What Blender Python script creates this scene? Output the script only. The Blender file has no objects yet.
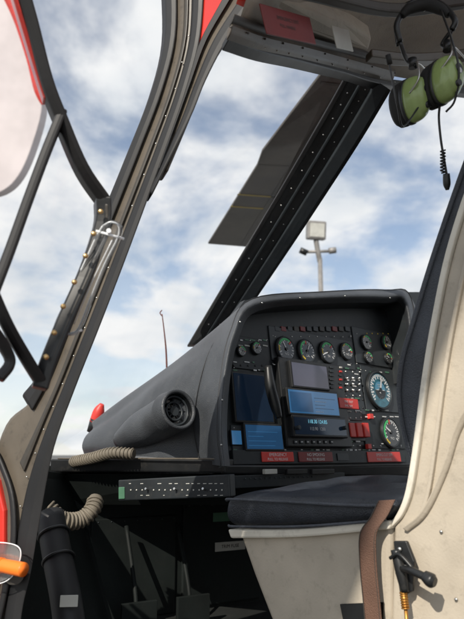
import bpy, math, random, bmesh
from mathutils import Vector, Matrix
random.seed(4)
scene = bpy.context.scene
V = Vector
EYE = V((0, 0, 1.40))
F = 620.0
PITCH = math.radians(13.2)
SP, CP = math.sin(PITCH), math.cos(PITCH)
RX, UP, FW = V((1, 0, 0)), V((0, -SP, CP)), V((0, CP, SP))
ZZ = V((0, 0, 1))
A45 = math.sqrt(.5)
HEAD = V((-A45, A45, 0))      # helicopter heading
STB = V((A45, A45, 0))        # helicopter starboard

# image pixels at assumed depths or planes -> metres
def ray(a, b):
    return RX * ((a - 232) / F) + UP * ((309.5 - b) / F) + FW
def W(a, b, d):
    return EYE + ray(a, b) * d
class Plane:
    def __init__(s, o, ex, ey):
        s.o = V(o); s.ex = V(ex).normalized(); s.n = s.ex.cross(V(ey)).normalized(); s.ey = s.n.cross(s.ex).normalized()
    def at(s, a, b):
        r = ray(a, b); t = (s.o - EYE).dot(s.n) / r.dot(s.n); return EYE + r * t
    def loc(s, a, b):
        p = s.at(a, b) - s.o; return p.dot(s.ex), p.dot(s.ey)
    def pt(s, x, y, h=0):
        return s.o + s.ex * x + s.ey * y + s.n * h
    def shift(s, h):
        return Plane(s.o + s.n * h, s.ex, s.ey)

# ---------------------------------------------------------------- materials
def mat(name, col, rough=.5, metal=0, var=.15, vscale=6, bump=0, bscale=60, spec=.5, coat=0, emit=None, estr=0, rvar=.1, dirt=0, dcol=(.09, .08, .065)):
    m = bpy.data.materials.new(name); m.use_nodes = True
    nt = m.node_tree; N = nt.nodes; L = nt.links
    p = N['Principled BSDF']
    p.inputs['Metallic'].default_value = metal
    p.inputs['Specular IOR Level'].default_value = spec
    p.inputs['Coat Weight'].default_value = coat
    tc = N.new('ShaderNodeTexCoord')
    nz = N.new('ShaderNodeTexNoise'); nz.inputs['Scale'].default_value = vscale; nz.inputs['Detail'].default_value = 3
    nz.inputs['Roughness'].default_value = .65
    L.new(tc.outputs['Object'], nz.inputs['Vector'])
    mx = N.new('ShaderNodeMix'); mx.data_type = 'RGBA'
    c = V(col)
    mx.inputs[6].default_value = (*(c * (1 - var)), 1)
    mx.inputs[7].default_value = (*[min(1, k) for k in (c * (1 + var))], 1)
    mr = N.new('ShaderNodeMapRange'); mr.inputs[1].default_value = .35; mr.inputs[2].default_value = .65
    L.new(nz.outputs['Fac'], mr.inputs[0]); L.new(mr.outputs[0], mx.inputs[0])
    out = mx.outputs[2]
    if dirt:
        n3 = N.new('ShaderNodeTexNoise'); n3.inputs['Scale'].default_value = 38; n3.inputs['Detail'].default_value = 4; n3.inputs['Roughness'].default_value = .75
        L.new(tc.outputs['Object'], n3.inputs['Vector'])
        r3 = N.new('ShaderNodeMapRange'); r3.inputs[1].default_value = .54; r3.inputs[2].default_value = .72; r3.inputs[4].default_value = dirt
        L.new(n3.outputs['Fac'], r3.inputs[0])
        m3 = N.new('ShaderNodeMix'); m3.data_type = 'RGBA'; m3.inputs[7].default_value = (*dcol, 1)
        L.new(r3.outputs[0], m3.inputs[0]); L.new(out, m3.inputs[6]); out = m3.outputs[2]
    L.new(out, p.inputs['Base Color'])
    r2 = N.new('ShaderNodeMapRange'); r2.inputs[3].default_value = max(.02, rough - rvar); r2.inputs[4].default_value = min(1, rough + rvar)
    L.new(nz.outputs['Fac'], r2.inputs[0]); L.new(r2.outputs[0], p.inputs['Roughness'])
    if bump:
        n2 = N.new('ShaderNodeTexNoise'); n2.inputs['Scale'].default_value = bscale; n2.inputs['Detail'].default_value = 1
        L.new(tc.outputs['Object'], n2.inputs['Vector'])
        b = N.new('ShaderNodeBump'); b.inputs['Strength'].default_value = bump; b.inputs['Distance'].default_value = .002
        L.new(n2.outputs['Fac'], b.inputs['Height']); L.new(b.outputs[0], p.inputs['Normal'])
    if emit:
        p.inputs['Emission Color'].default_value = (*emit, 1); p.inputs['Emission Strength'].default_value = estr
    return m
BLK = mat('black_paint', (.012, .013, .014), .38, var=.3, dirt=.2)
SEAL = mat('rubber_seal', (.009, .009, .010), .55, var=.3)
TAUPE = mat('taupe_paint', (.105, .088, .068), .38, var=.18, dirt=.6, dcol=(.04, .034, .029))
TAUPED = mat('taupe_dark', (.045, .040, .034), .5, var=.2, dirt=.3)
HEADL = mat('headliner', (.34, .30, .24), .6, var=.12, bump=.3, bscale=300, dirt=.25)
CREAM = mat('cream_shell', (.46, .405, .325), .5, var=.11, bump=.15, bscale=260, dirt=.35, dcol=(.21, .18, .14))
CREAML = mat('cream_edge', (.68, .64, .55), .45, var=.06, dirt=.35, dcol=(.28, .25, .21))
COWL = mat('cowl_vinyl', (.048, .053, .060), .46, var=.28, bump=.55, bscale=420, dirt=.3, dcol=(.11, .11, .11))
PANEL = mat('panel_black', (.013, .017, .020), .5, var=.25, dirt=.2)
PANELG = mat('panel_grey', (.025, .031, .036), .45, var=.2, dirt=.15)
FAB = mat('seat_leather', (.020, .024, .032), .50, var=.35, vscale=14, bump=.7, bscale=420)
FAB2 = mat('seat_leather_grey', (.050, .056, .068), .58, var=.25, vscale=10, bump=.8, bscale=420)
RED = mat('red_paint', (.58, .03, .018), .25, var=.06, coat=.6)
WHITE = mat('white_paint', (.66, .60, .61), .35, var=.10, vscale=1.2, coat=.3)
WMARK = mat('white_marking', (.75, .76, .76), .5, var=.05)
REDL = mat('red_placard', (.62, .045, .035), .45, var=.1)
REDD = mat('dark_red_placard', (.20, .025, .025), .45, var=.15)
RUST = mat('antenna_paint', (.13, .04, .03), .5)
BRASS = mat('brass_screw', (.62, .42, .20), .35, metal=1)
STEEL = mat('steel', (.55, .55, .53), .35, metal=1)
ORNG = mat('orange_plastic', (.9, .20, .02), .35, var=.06)
GREEN = mat('headset_green', (.30, .40, .14), .3, var=.1, coat=.3, dirt=.15)
FOAM = mat('headset_foam', (.012, .012, .012), .75, bump=.4)
STRAP = mat('belt_webbing', (.125, .066, .044), .8, var=.2, bump=.8, bscale=500)
HOSE = mat('hose_fabric', (.15, .13, .10), .7, var=.3, dirt=.5, dcol=(.06, .055, .045))
SCRN = mat('screen_dark', (.010, .020, .040), .08, var=.1, spec=.8, emit=(.03, .09, .2), estr=.04)
SCRP = mat('screen_violet', (.05, .05, .075), .1, var=.2, spec=.8, emit=(.2, .2, .32), estr=.08)
SCRB = mat('screen_blue', (.02, .05, .11), .08, var=.3, spec=.8, emit=(.06, .28, .60), estr=.30)
SCRB2 = mat('screen_blue_dim', (.012, .035, .08), .1, var=.3, spec=.8, emit=(.05, .20, .45), estr=.20)
TEAL = mat('dial_teal', (.03, .13, .18), .2, var=.5, vscale=30)
DIAL = mat('dial_black', (.008, .009, .010), .12, spec=.8)
GRN = mat('green_mark', (.08, .60, .20), .5)
YEL = mat('yellow_mark', (.75, .55, .06), .5)
STRIPE = mat('blade_stripe_paint', (.42, .33, .05), .6, var=.2)
GREYB = mat('blade_skin', (.085, .079, .070), .55, var=.25, vscale=3, dirt=.5, dcol=(.035, .032, .028))
FLOORM = mat('floor_mat', (.007, .009, .0085), .8, var=.3, dirt=.4, dcol=(.02, .02, .018))
FOOT = mat('footwell_paint', (.006, .009, .0085), .7, var=.35, vscale=4, dirt=.3, dcol=(.018, .018, .016), spec=.3)
LAMPM = mat('galvanised', (.25, .24, .23), .5, metal=.3)
LABEL = mat('silver_label', (.50, .50, .46), .4, var=.1)
GLABEL = mat('green_label', (.07, .18, .11), .5, var=.2)

def glassmat(name, refl, dirt, tint=(1, 1, 1), sc=9, dc=.6):
    m = bpy.data.materials.new(name); m.use_nodes = True
    nt = m.node_tree; N = nt.nodes; L = nt.links; N.clear()
    o = N.new('ShaderNodeOutputMaterial'); t = N.new('ShaderNodeBsdfTransparent'); t.inputs[0].default_value = (*tint, 1)
    g = N.new('ShaderNodeBsdfGlossy'); g.inputs['Roughness'].default_value = .03
    d = N.new('ShaderNodeBsdfDiffuse'); d.inputs[0].default_value = (dc, dc, dc, 1)
    fr = N.new('ShaderNodeFresnel'); fr.inputs[0].default_value = 1.35
    mm = N.new('ShaderNodeMath'); mm.operation = 'MULTIPLY'; mm.inputs[1].default_value = refl
    L.new(fr.outputs[0], mm.inputs[0])
    a = N.new('ShaderNodeMixShader'); L.new(mm.outputs[0], a.inputs[0]); L.new(t.outputs[0], a.inputs[1]); L.new(g.outputs[0], a.inputs[2])
    if dirt:
        tc = N.new('ShaderNodeTexCoord'); nz = N.new('ShaderNodeTexNoise'); nz.inputs['Scale'].default_value = sc; nz.inputs['Detail'].default_value = 3
        mp = N.new('ShaderNodeMapping'); mp.inputs['Scale'].default_value = (1, 1, .25); mp.inputs['Rotation'].default_value = (0, .6, .3)
        L.new(tc.outputs['Object'], mp.inputs[0]); L.new(mp.outputs[0], nz.inputs['Vector'])
        r = N.new('ShaderNodeMapRange'); r.inputs[1].default_value = .42; r.inputs[2].default_value = .75; r.inputs[4].default_value = dirt
        L.new(nz.outputs['Fac'], r.inputs[0])
        b = N.new('ShaderNodeMixShader'); L.new(r.outputs[0], b.inputs[0]); L.new(a.outputs[0], b.inputs[1]); L.new(d.outputs[0], b.inputs[2])
        a = b
    L.new(a.outputs[0], o.inputs[0]); return m
GLASS = glassmat('windshield_glass', .03, .03)
DGLASS = glassmat('door_glass', .5, .10)
CLEAR = glassmat('clear_acrylic', 3.0, .40, (.93, .94, .95))

# ---------------------------------------------------------------- mesh helpers
def empty(name, loc=(0, 0, 0)):
    e = bpy.data.objects.new(name, None); scene.collection.objects.link(e); e.location = loc; e.empty_display_size = .1
    return e
def mk(name, vs, fs, m, parent=None, smooth=False, bevel=0, bseg=2, subs=0, solid=0):
    me = bpy.data.meshes.new(name); me.from_pydata([tuple(v) for v in vs], [], fs); me.validate()
    bm = bmesh.new(); bm.from_mesh(me); bmesh.ops.recalc_face_normals(bm, faces=bm.faces); bm.to_mesh(me); bm.free()
    me.materials.append(m)
    o = bpy.data.objects.new(name, me); scene.collection.objects.link(o)
    if parent: o.parent = parent
    if smooth:
        for p in me.polygons: p.use_smooth = True
    if solid:
        s = o.modifiers.new('s', 'SOLIDIFY'); s.thickness = solid; s.offset = -1
    if bevel:
        b = o.modifiers.new('b', 'BEVEL'); b.width = bevel; b.segments = bseg; b.limit_method = 'ANGLE'; b.angle_limit = .6
    return o
def crom(P, n):
    P = [V(p) for p in P]; Q = [P[0] * 2 - P[1]] + P + [P[-1] * 2 - P[-2]]; out = []
    for i in range(1, len(Q) - 2):
        for k in range(n):
            t = k / n; a, b, c, d = Q[i - 1:i + 3]
            out.append(.5 * ((2 * b) + (c - a) * t + (2 * a - 5 * b + 4 * c - d) * t * t + (3 * b - a - 3 * c + d) * t ** 3))
    out.append(P[-1]); return out
def ribbon(name, L, R, th, m, parent, ext=None, n=5, bevel=.003, crown=0):
    """solid bar between two edge polylines (3-D), thickness th along ext"""
    ext = (ext or V((-.35, .93, 0))).normalized() * th
    L = crom(L, n); R = crom(R, n); vs = []; fs = []; k = len(L)
    for a, b in zip(L, R):
        mid = (a + b) / 2 - ext.normalized() * crown
        vs += [a, mid, b, b + ext, a + ext]
    for i in range(k - 1):
        for j in range(5):
            fs.append((i * 5 + j, i * 5 + (j + 1) % 5, i * 5 + 5 + (j + 1) % 5, i * 5 + 5 + j))
    fs += [(0, 1, 2, 3, 4), tuple((k - 1) * 5 + q for q in (4, 3, 2, 1, 0))]
    return mk(name, vs, fs, m, parent, smooth=False, bevel=bevel)
def bar(name, C, wpx, fn, th, m, parent, **k):
    P = [fn(*c) for c in C]; L = []; R = []
    for i, p in enumerate(P):
        t = (P[min(i + 1, len(P) - 1)] - P[max(i - 1, 0)]).normalized()
        s = t.cross(V((.1, .95, .2)).normalized()).normalized()
        w = (wpx[i] if isinstance(wpx, (list, tuple)) else wpx) / 2
        L.append(p - s * w); R.append(p + s * w)
    return ribbon(name, L, R, th, m, parent, **k)
def prism(name, pts, ext, m, parent, bevel=.003, bseg=2, smooth=False):
    n = len(pts); vs = list(pts) + [p + ext for p in pts]
    fs = [tuple(range(n)), tuple(range(2 * n - 1, n - 1, -1))] + [(i, (i + 1) % n, n + (i + 1) % n, n + i) for i in range(n)]
    return mk(name, vs, fs, m, parent, bevel=bevel, bseg=bseg, smooth=smooth)
def tube(name, P, r, m, parent=None, n=6, seg=12, closed=False, caps=True):
    rr = r if isinstance(r, (list, tuple)) else [r] * len(P)
    P4 = [V(p) for p in P]
    C = crom(P4, n) if len(P) > 2 or n == 1 else P4
    RR = [v.x for v in crom([V((x, 0, 0)) for x in rr], n)] if len(P) > 2 else list(rr)
    vs = []; fs = []; prev = None
    for i, p in enumerate(C):
        t = (C[min(i + 1, len(C) - 1)] - C[max(i - 1, 0)]).normalized()
        a = t.orthogonal().normalized() if prev is None else (prev - t * prev.dot(t)).normalized()
        prev = a; b = t.cross(a)
        for k in range(seg):
            q = 2 * math.pi * k / seg; vs.append(p + (a * math.cos(q) + b * math.sin(q)) * max(RR[i], .0003))
    for i in range(len(C) - 1):
        for k in range(seg):
            fs.append((i * seg + k, i * seg + (k + 1) % seg, (i + 1) * seg + (k + 1) % seg, (i + 1) * seg + k))
    if caps:
        fs += [tuple(range(seg)), tuple(range((len(C) - 1) * seg, len(C) * seg))]
    o = mk(name, vs, fs, m, parent)
    for p in o.data.polygons: p.use_smooth = len(p.vertices) == 4
    return o
def cyl(name, p, ax, r, h, m, parent, seg=28, r2=None, bevel=0):
    ax = V(ax).normalized(); a = ax.orthogonal().normalized(); b = ax.cross(a); vs = []
    for k in range(seg):
        q = 2 * math.pi * k / seg; vs.append(p + (a * math.cos(q) + b * math.sin(q)) * r)
    for k in range(seg):
        q = 2 * math.pi * k / seg; vs.append(p + ax * h + (a * math.cos(q) + b * math.sin(q)) * (r if r2 is None else r2))
    fs = [tuple(range(seg)), tuple(range(seg, 2 * seg))] + [(k, (k + 1) % seg, seg + (k + 1) % seg, seg + k) for k in range(seg)]
    o = mk(name, vs, fs, m, parent, bevel=bevel)
    for p_ in o.data.polygons: p_.use_smooth = len(p_.vertices) == 4
    return o
def ring(name, p, ax, R, r, m, parent, seg=36, s2=8):
    ax = V(ax).normalized(); a = ax.orthogonal().normalized(); b = ax.cross(a); vs = []; fs = []
    for k in range(seg):
        q = 2 * math.pi * k / seg; d = a * math.cos(q) + b * math.sin(q)
        for j in range(s2):
            w = 2 * math.pi * j / s2; vs.append(p + d * (R + r * math.cos(w)) + ax * r * math.sin(w))
    for k in range(seg):
        for j in range(s2):
            fs.append((k * s2 + j, k * s2 + (j + 1) % s2, ((k + 1) % seg) * s2 + (j + 1) % s2, ((k + 1) % seg) * s2 + j))
    return mk(name, vs, fs, m, parent, smooth=True)
def dots(name, items, m, parent, ax=V((.1, -1, 0))):
    ax = ax.normalized(); a = ax.orthogonal().normalized(); b = ax.cross(a); vs = []; fs = []
    for p, r in items:
        o = len(vs); seg = 8
        for (rr, h) in ((1, 0), (.8, .45), (.35, .6)):
            for k in range(seg):
                q = 2 * math.pi * k / seg; vs.append(p + (a * math.cos(q) + b * math.sin(q)) * r * rr + ax * r * h)
        for l in range(2):
            for k in range(seg):
                fs.append((o + l * seg + k, o + l * seg + (k + 1) % seg, o + (l + 1) * seg + (k + 1) % seg, o + (l + 1) * seg + k))
        fs.append(tuple(o + 2 * seg + k for k in range(seg)))
    return mk(name, vs, fs, m, parent, smooth=True)
def loft(name, secs, m, parent, nu=5, nv=5, solid=.006, smooth=True):
    A = [crom(s, nu) for s in secs]; cols = len(A[0]); G = [crom([A[i][j] for i in range(len(A))], nv) for j in range(cols)]
    rows = len(G[0]); vs = [G[j][i] for i in range(rows) for j in range(cols)]
    fs = [(i * cols + j, i * cols + j + 1, (i + 1) * cols + j + 1, (i + 1) * cols + j) for i in range(rows - 1) for j in range(cols - 1)]
    return mk(name, vs, fs, m, parent, smooth=smooth, solid=solid)
def rect(name, pl, x0, y0, x1, y1, h, m, parent, h0=0, bevel=.0015):
    pts = [pl.pt(x0, y0, h0), pl.pt(x1, y0, h0), pl.pt(x1, y1, h0), pl.pt(x0, y1, h0)]
    return prism(name, pts, pl.n * h, m, parent, bevel=bevel)
def prect(name, pl, a0, b0, a1, b1, h, m, parent, h0=0, bevel=.0015):
    ca, cb = (a0 + a1) / 2, (b0 + b1) / 2
    x0 = pl.loc(a0, cb)[0]; x1 = pl.loc(a1, cb)[0]; y1 = pl.loc(ca, b0)[1]; y0 = pl.loc(ca, b1)[1]
    return rect(name, pl, x0, y0, x1, y1, h, m, parent, h0, bevel)
def text(name, pl, a, b, s, size, m, parent, h=.004):
    c = bpy.data.curves.new(name, 'FONT'); c.body = s; c.size = size; c.align_x = 'CENTER'; c.align_y = 'CENTER'
    o = bpy.data.objects.new(name, c); scene.collection.objects.link(o); c.materials.append(m)
    x, y = pl.loc(a, b); M = Matrix((pl.ex, pl.ey, pl.n)).transposed().to_4x4(); M.translation = pl.pt(x, y, h)
    o.matrix_world = M; o.parent = parent; return o

# ================================================================= ground
def ground():
    m = mat('apron_asphalt', (.10, .10, .098), .85, var=.25, vscale=.4, bump=.6, bscale=40)
    n = 24; s = 4000
    vs = [(-s + 2 * s * i / n, -s + 2 * s * j / n, 0) for i in range(n + 1) for j in range(n + 1)]
    fs = [(i * (n + 1) + j, (i + 1) * (n + 1) + j, (i + 1) * (n + 1) + j + 1, i * (n + 1) + j + 1) for i in range(n) for j in range(n)]
    mk('ground', vs, fs, m)
ground()

# ================================================================= helicopter structure
heli = empty('helicopter')
DP = Plane(V((0, .97, 0)), V((.894, -.447, 0)), ZZ)          # port door-opening plane
def D(a, b, off=0): return DP.at(a, b) - DP.n * off
def DO(h): return lambda a, b: DP.at(a, b) + DP.n * h

# main door pillar
Lp = [(172, -25), (172, 38), (159, 92), (136, 152), (111, 214), (88, 270), (66, 325), (46, 376), (30, 402), (6, 425), (-10, 480), (-20, 570), (-30, 640)]
Rp = [(203, -25), (199, 38), (186, 90), (168, 142), (145, 204), (121, 268), (97, 330), (74, 388), (54, 442), (40, 500), (29, 560), (21, 600), (14, 650)]
ribbon('door_pillar', [D(*p) for p in Lp], [D(*p) for p in Rp], .05, TAUPE, heli, bevel=.005, crown=.006)
def off(P, t, Q): return [(p[0] * (1 - t) + q[0] * t, p[1] * (1 - t) + q[1] * t) for p, q in zip(P, Q)]
fo = DO(.008)
ribbon('pillar_ridge', [fo(*p) for p in off(Lp, .50, Rp)[:10]], [fo(*p) for p in off(Lp, .62, Rp)[:10]], .012, TAUPED, heli, bevel=.003, crown=.002)
ribbon('pillar_seal_front', [fo(*p) for p in off(Lp, -.18, Rp)[:9]], [fo(*p) for p in off(Lp, .22, Rp)[:9]], .03, SEAL, heli, bevel=.003, crown=.003)
ribbon('pillar_seal_rear', [fo(*p) for p in off(Lp, .76, Rp)], [fo(*p) for p in off(Lp, 1.14, Rp)], .05, SEAL, heli, bevel=.003, crown=.003)
# upper arch of opening
La = [(243, -30), (228, 0), (205, 42), (190, 85), (176, 125), (160, 170)]
Ra = [(278, -30), (255, 0), (226, 40), (205, 82), (189, 122), (168, 172)]
ribbon('door_arch', [D(*p) for p in La], [D(*p) for p in Ra], .045, TAUPE, heli, bevel=.004, crown=.004)
La2 = La[:-1] + [(150, 190)]; Ra2 = Ra[:-1] + [(154, 195)]
ribbon('door_arch_seal', [fo(*p) for p in off(La2, .55, Ra2)], [fo(*p) for p in off(La2, 1.25, Ra2)], .04, SEAL, heli, bevel=.003, crown=.002)
ribbon('arch_seal_inner', [fo(*p) for p in off(La, -.1, Ra)], [fo(*p) for p in off(La, .18, Ra)], .01, SEAL, heli, bevel=.002)
prism('red_roof_skin', [D(*p, -.004) for p in [(205, -30), (203, 10), (198, 50), (192, 72), (204, 42), (228, 0), (243, -30)]], -DP.n * .03, RED, heli, bevel=.002)
# lower corner red skin and seal
fr_ = DO(.012)
prism('red_fuselage_skin', [fr_(*p) for p in [(-60, 430), (-10, 455), (2, 480), (9, 510), (9, 545), (3, 580), (-10, 640), (-70, 640)]], -DP.n * .02, RED, heli, bevel=.004)
bar('sill_seal', [(-30, 432), (-4, 446), (9, 470), (18, 500), (19, 545), (11, 590), (0, 640)], .011, DO(.014), .03, SEAL, heli, crown=.003)
it = []
md = off(Lp, .69, Rp)
for k in range(1, 12):
    for t in (0, .5):
        a = md[k][0] * (1 - t) + md[min(k + 1, 12)][0] * t; b = md[k][1] * (1 - t) + md[min(k + 1, 12)][1] * t
        it.append((DO(.007)(a, b), .0015))
dots('pillar_screws', it, STEEL, heli)

# centre post and windshield
Lc = [(354, 66, 1.72), (327, 114, 1.82), (285, 186, 1.98), (242, 258, 2.14), (190, 345, 2.36)]
Rc = [(392, 90, 1.74), (362, 140, 1.84), (323, 200, 1.98), (283, 260, 2.14), (225, 345, 2.36)]
ribbon('centre_post', [W(*p) for p in Lc], [W(*p) for p in Rc], .05, BLK, heli, bevel=.004)
def off3(P, t, Q, dd=0): return [W(p[0] * (1 - t) + q[0] * t, p[1] * (1 - t) + q[1] * t, p[2] * (1 - t) + q[2] * t + dd) for p, q in zip(P, Q)]
ribbon('post_rail', off3(Lc, .30, Rc, -.012), off3(Lc, .36, Rc, -.012), .02, PANELG, heli, bevel=.002)
ribbon('post_channel', off3(Lc, .62, Rc, -.018), off3(Lc, .92, Rc, -.018), .03, PANELG, heli, bevel=.003)
ribbon('post_edge', off3(Lc, -.05, Rc, -.01), off3(Lc, .05, Rc, -.01), .02, SEAL, heli, bevel=.002)
dots('post_screws', [(p, .0030) for p in crom(off3(Lc, .17, Rc, -.006), 4)], STEEL, heli)
dots('post_screws_inner', [(p, .0022) for p in crom(off3(Lc, .48, Rc, -.004), 4)], STEEL, heli)
def sheet(name, A, B, m, parent, k=8):
    vs = []; fs = []
    for i in range(k + 1):
        for j in range(k + 1):
            u, v = i / k, j / k
            vs.append((A[0] * (1 - u) + A[1] * u) * (1 - v) + (B[0] * (1 - u) + B[1] * u) * v)
    for i in range(k):
        for j in range(k): fs.append((i * (k + 1) + j, (i + 1) * (k + 1) + j, (i + 1) * (k + 1) + j + 1, i * (k + 1) + j + 1))
    return mk(name, vs, fs, m, parent, smooth=True)
pTop = DP.at(196, 20) - DP.n * .03; pBot = DP.at(34, 455) - DP.n * .03
cTop = W(374, 76, 1.8); cBot = W(207, 345, 2.42)
sheet('windshield_port', [pTop, pBot], [cTop, cBot], GLASS, heli)
sTop = W(590, 110, 2.3); sBot = W(520, 440, 3.1)
sheet('windshield_starboard', [cTop, cBot], [sTop, sBot], GLASS, heli)
bar('starboard_pillar', [(600, 40, 2.2), (585, 150, 2.4), (560, 300, 2.8), (530, 440, 3.1)], .08, W, .05, BLK, heli)

# roof : headliner and windshield header
r0 = [W(236, 30, 1.02), W(262, -40, .96), W(330, -160, .9), W(520, -420, .8)]
r1 = [W(285, 46, 1.25), W(320, -10, 1.2), W(400, -100, 1.15), W(620, -300, 1.1)]
r2 = [W(340, 60, 1.52), W(380, 25, 1.5), W(480, -30, 1.5), W(720, -180, 1.5)]
r3 = [W(392, 76, 1.8), W(450, 62, 1.85), W(560, 20, 1.9), W(800, -60, 2.0)]
r4 = [W(470, 88, 2.25), W(540, 70, 2.3), W(640, 40, 2.4), W(880, 0, 2.6)]
loft('headliner_shell', [r0, r1, r2, r3, r4], HEADL, heli, solid=.0)
up = V((0, 0, .05))
loft('roof_skin', [[p + up for p in s] for s in (r0, r1, r2, r3, r4)], RED, heli, solid=0)
hdr = [(228, 38, 1.01), (262, 50, 1.12), (300, 59, 1.28), (345, 71, 1.52), (392, 84, 1.78), (470, 92, 2.25), (560, 108, 2.4)]
ribbon('windshield_header', [W(a, b - 5, d) for a, b, d in hdr], [W(a, b + 2, d) for a, b, d in hdr], .03, BLK, heli, bevel=.002)
ribbon('header_trim', [W(a + 4, b - 17, d - .02) for a, b, d in hdr[:5]], [W(a + 2, b - 5, d - .02) for a, b, d in hdr[:5]], .02, TAUPE, heli, bevel=.003, crown=.004)
ribbon('header_trim_upper', [W(a + 6, b - 25, d - .03) for a, b, d in hdr[:5]], [W(a + 5, b - 18, d - .03) for a, b, d in hdr[:5]], .02, TAUPED, heli, bevel=.003, crown=.003)
dots('header_screws', [(p, .0020) for p in crom([W(a + 3, b - 2, d - .003) for a, b, d in hdr[:5]], 3)], STEEL, heli)
dots('trim_screws', [(p, .0024) for p in crom([W(a + 3, b - 11, d - .028) for a, b, d in hdr[:5]], 2)], TAUPED, heli)
prism('overhead_panel', [W(*p) for p in [(246, 12, 1.04), (300, 30, 1.2), (345, 46, 1.36), (368, 52, 1.44), (372, 38, 1.42), (345, 20, 1.32), (300, -2, 1.17), (262, -14, 1.05)]], V((0, .02, .05)), HEADL, heli, bevel=.008, bseg=3)
RP = Plane(W(280, 25, 1.09), W(345, 40, 1.30) - W(262, 19, 1.06), ZZ)
prect('overhead_red_placard', RP, 258, 15, 305, 42, .003, REDD, heli, h0=.012)
prect('overhead_white_tag', RP, 325, 33, 341, 54, .003, LABEL, heli, h0=.02)
text('placard_lines', RP, 281, 24, 'EMERGENCY EXIT', .009, TAUPED, heli, h=.0155); text('placard_lines_2', RP, 281, 31, 'PULL HANDLE', .008, TAUPED, heli, h=.0155)
tube('roof_cable', [W(262, -6, 1.03), W(300, -4, 1.1), W(345, 6, 1.2), (W(385, 12, 1.3)), W(430, -5, 1.3)], .006, BLK, heli)
ribbon('roof_rail', [W(300, -20, 1.05), W(350, -6, 1.15), W(400, 2, 1.25), W(470, -6, 1.3)], [W(302, -12, 1.05), W(350, 3, 1.15), W(402, 12, 1.25), W(470, 4, 1.3)], .02, TAUPED, heli, bevel=.004)
ribbon('roof_rib', [W(372, 48, 1.5), W(410, 52, 1.6), W(450, 50, 1.7), W(490, 44, 1.7)], [W(372, 56, 1.5), W(410, 60, 1.6), W(450, 59, 1.7), W(490, 54, 1.7)], .03, TAUPE, heli, bevel=.004)

# floor, footwell
FZ = EYE.z - .46
def FL(x, y, z=FZ): return V((x, y, z))
prism('cabin_floor', [FL(.55, .52), FL(-.05, 1.02), FL(-.42, 1.32), FL(-.75, 2.1), FL(-.3, 2.9), FL(.5, 2.9), FL(1.6, 1.6)], V((0, 0, -.06)), FLOORM, heli, bevel=.004)
BW = Plane(V((-.2, 2.0, EYE.z - .3)), V((.86, .5, 0)), ZZ)
rect('footwell_bulkhead', BW, -.60, -.18, .9, .27, -.03, FOOT, heli)
rect('footwell_panel', BW, .05, -.15, .33, .16, .012, FOOT, heli, bevel=.004)
rect('footwell_panel_2', BW, -.24, -.16, .03, .12, .008, FOOT, heli, bevel=.004)
dots('footwell_rivets', [(BW.pt(.07 + .04 * k, .145, .013), .002) for k in range(7)] + [(BW.pt(-.22 + .04 * k, .11, .009), .0018) for k in range(7)], PANELG, heli, ax=BW.n)
prect('footwell_label', BW, 213, 541, 243, 550, .002, LABEL, heli, h0=.0125)
prect('footwell_green_label', BW, 211, 512, 230, 521, .002, GLABEL, heli, h0=.0125)
text('footwell_text', BW, 228, 545.5, 'TRIM FUSE', .014, DIAL, heli, h=.0152)
prism('footwell_side', [W(20, 468, 1.42), W(20, 660, 1.30), W(120, 660, 1.62), W(70, 474, 1.84)], V((.005, .015, 0)), FOOT, heli, bevel=.002)
for k in range(2):
    x = .05 + .16 * k
    tube('pedal_arm_%d' % k, [BW.pt(x - .2, .10, .05), BW.pt(x - .2, -.05, .13), BW.pt(x - .2, -.12, .15)], .006, FOOT, heli)
    rect('pedal_%d' % k, BW.shift(.16), x - .25, -.15, x - .15, -.08, .012, FOOT, heli)
tube('hydraulic_tube', [W(50, 515, 1.35), W(58, 560, 1.28), W(66, 600, 1.22), W(74, 660, 1.16)], .030, SEAL, heli, seg=20)
for t in (.15, .45):
    p = W(50, 515, 1.35).lerp(W(66, 600, 1.22), t + .1); ring('tube_clamp', p, W(66, 600, 1.22) - W(50, 515, 1.35), .0315, .003, BLK, heli)
tp = Plane(W(68, 601, 1.18), V((1, .1, 0)), V((.1, .1, 1)))
prect('tube_label', tp, 60, 595, 78, 607, .002, LABEL, heli, h0=0)
# nose shell red (exterior below the cowl)
n0 = [W(40, 478, 1.75), W(50, 540, 1.75), W(70, 640, 1.7), W(100, 760, 1.6)]
n1 = [W(50, 466, 2.3), W(50, 540, 2.35), W(70, 640, 2.3), W(110, 700, 2.1)]
n2 = [W(200, 480, 3.2), W(200, 520, 3.3), W(210, 600, 3.1), W(220, 650, 2.8)]
n3 = [W(360, 482, 3.5), W(370, 520, 3.5), W(370, 580, 3.3), W(370, 620, 3.0)]
n4 = [W(470, 482, 3.2), W(475, 520, 3.2), W(475, 560, 3.1), W(475, 600, 2.9)]
loft('nose_shell', [n0, n1, n2, n3, n4], RED, heli, solid=.01)
prism('belly_skin', [FL(.6, .50, FZ - .065), FL(-.05, 1.0, FZ - .065), FL(-.42, 1.3, FZ - .065), FL(-.7, 2.1, FZ - .065), FL(-.2, 2.8, FZ - .065), FL(.5, 2.8, FZ - .065), FL(1.65, 1.6, FZ - .065)], V((0, 0, -.28)), RED, heli, bevel=.05, bseg=4)
def sect(c, w, z0, z1, k=24, p=3.2):
    out = []
    for i in range(k + 1):
        q = 2 * math.pi * i / k; x = math.copysign(abs(math.cos(q)) ** (2 / p), math.cos(q)) * w; z = math.copysign(abs(math.sin(q)) ** (2 / p), math.sin(q))
        out.append(c + STB * x + ZZ * ((z0 + z1) / 2 + z * (z1 - z0) / 2))
    return out
c0 = V((1.14, .94, 0)); AFT = -HEAD
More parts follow.
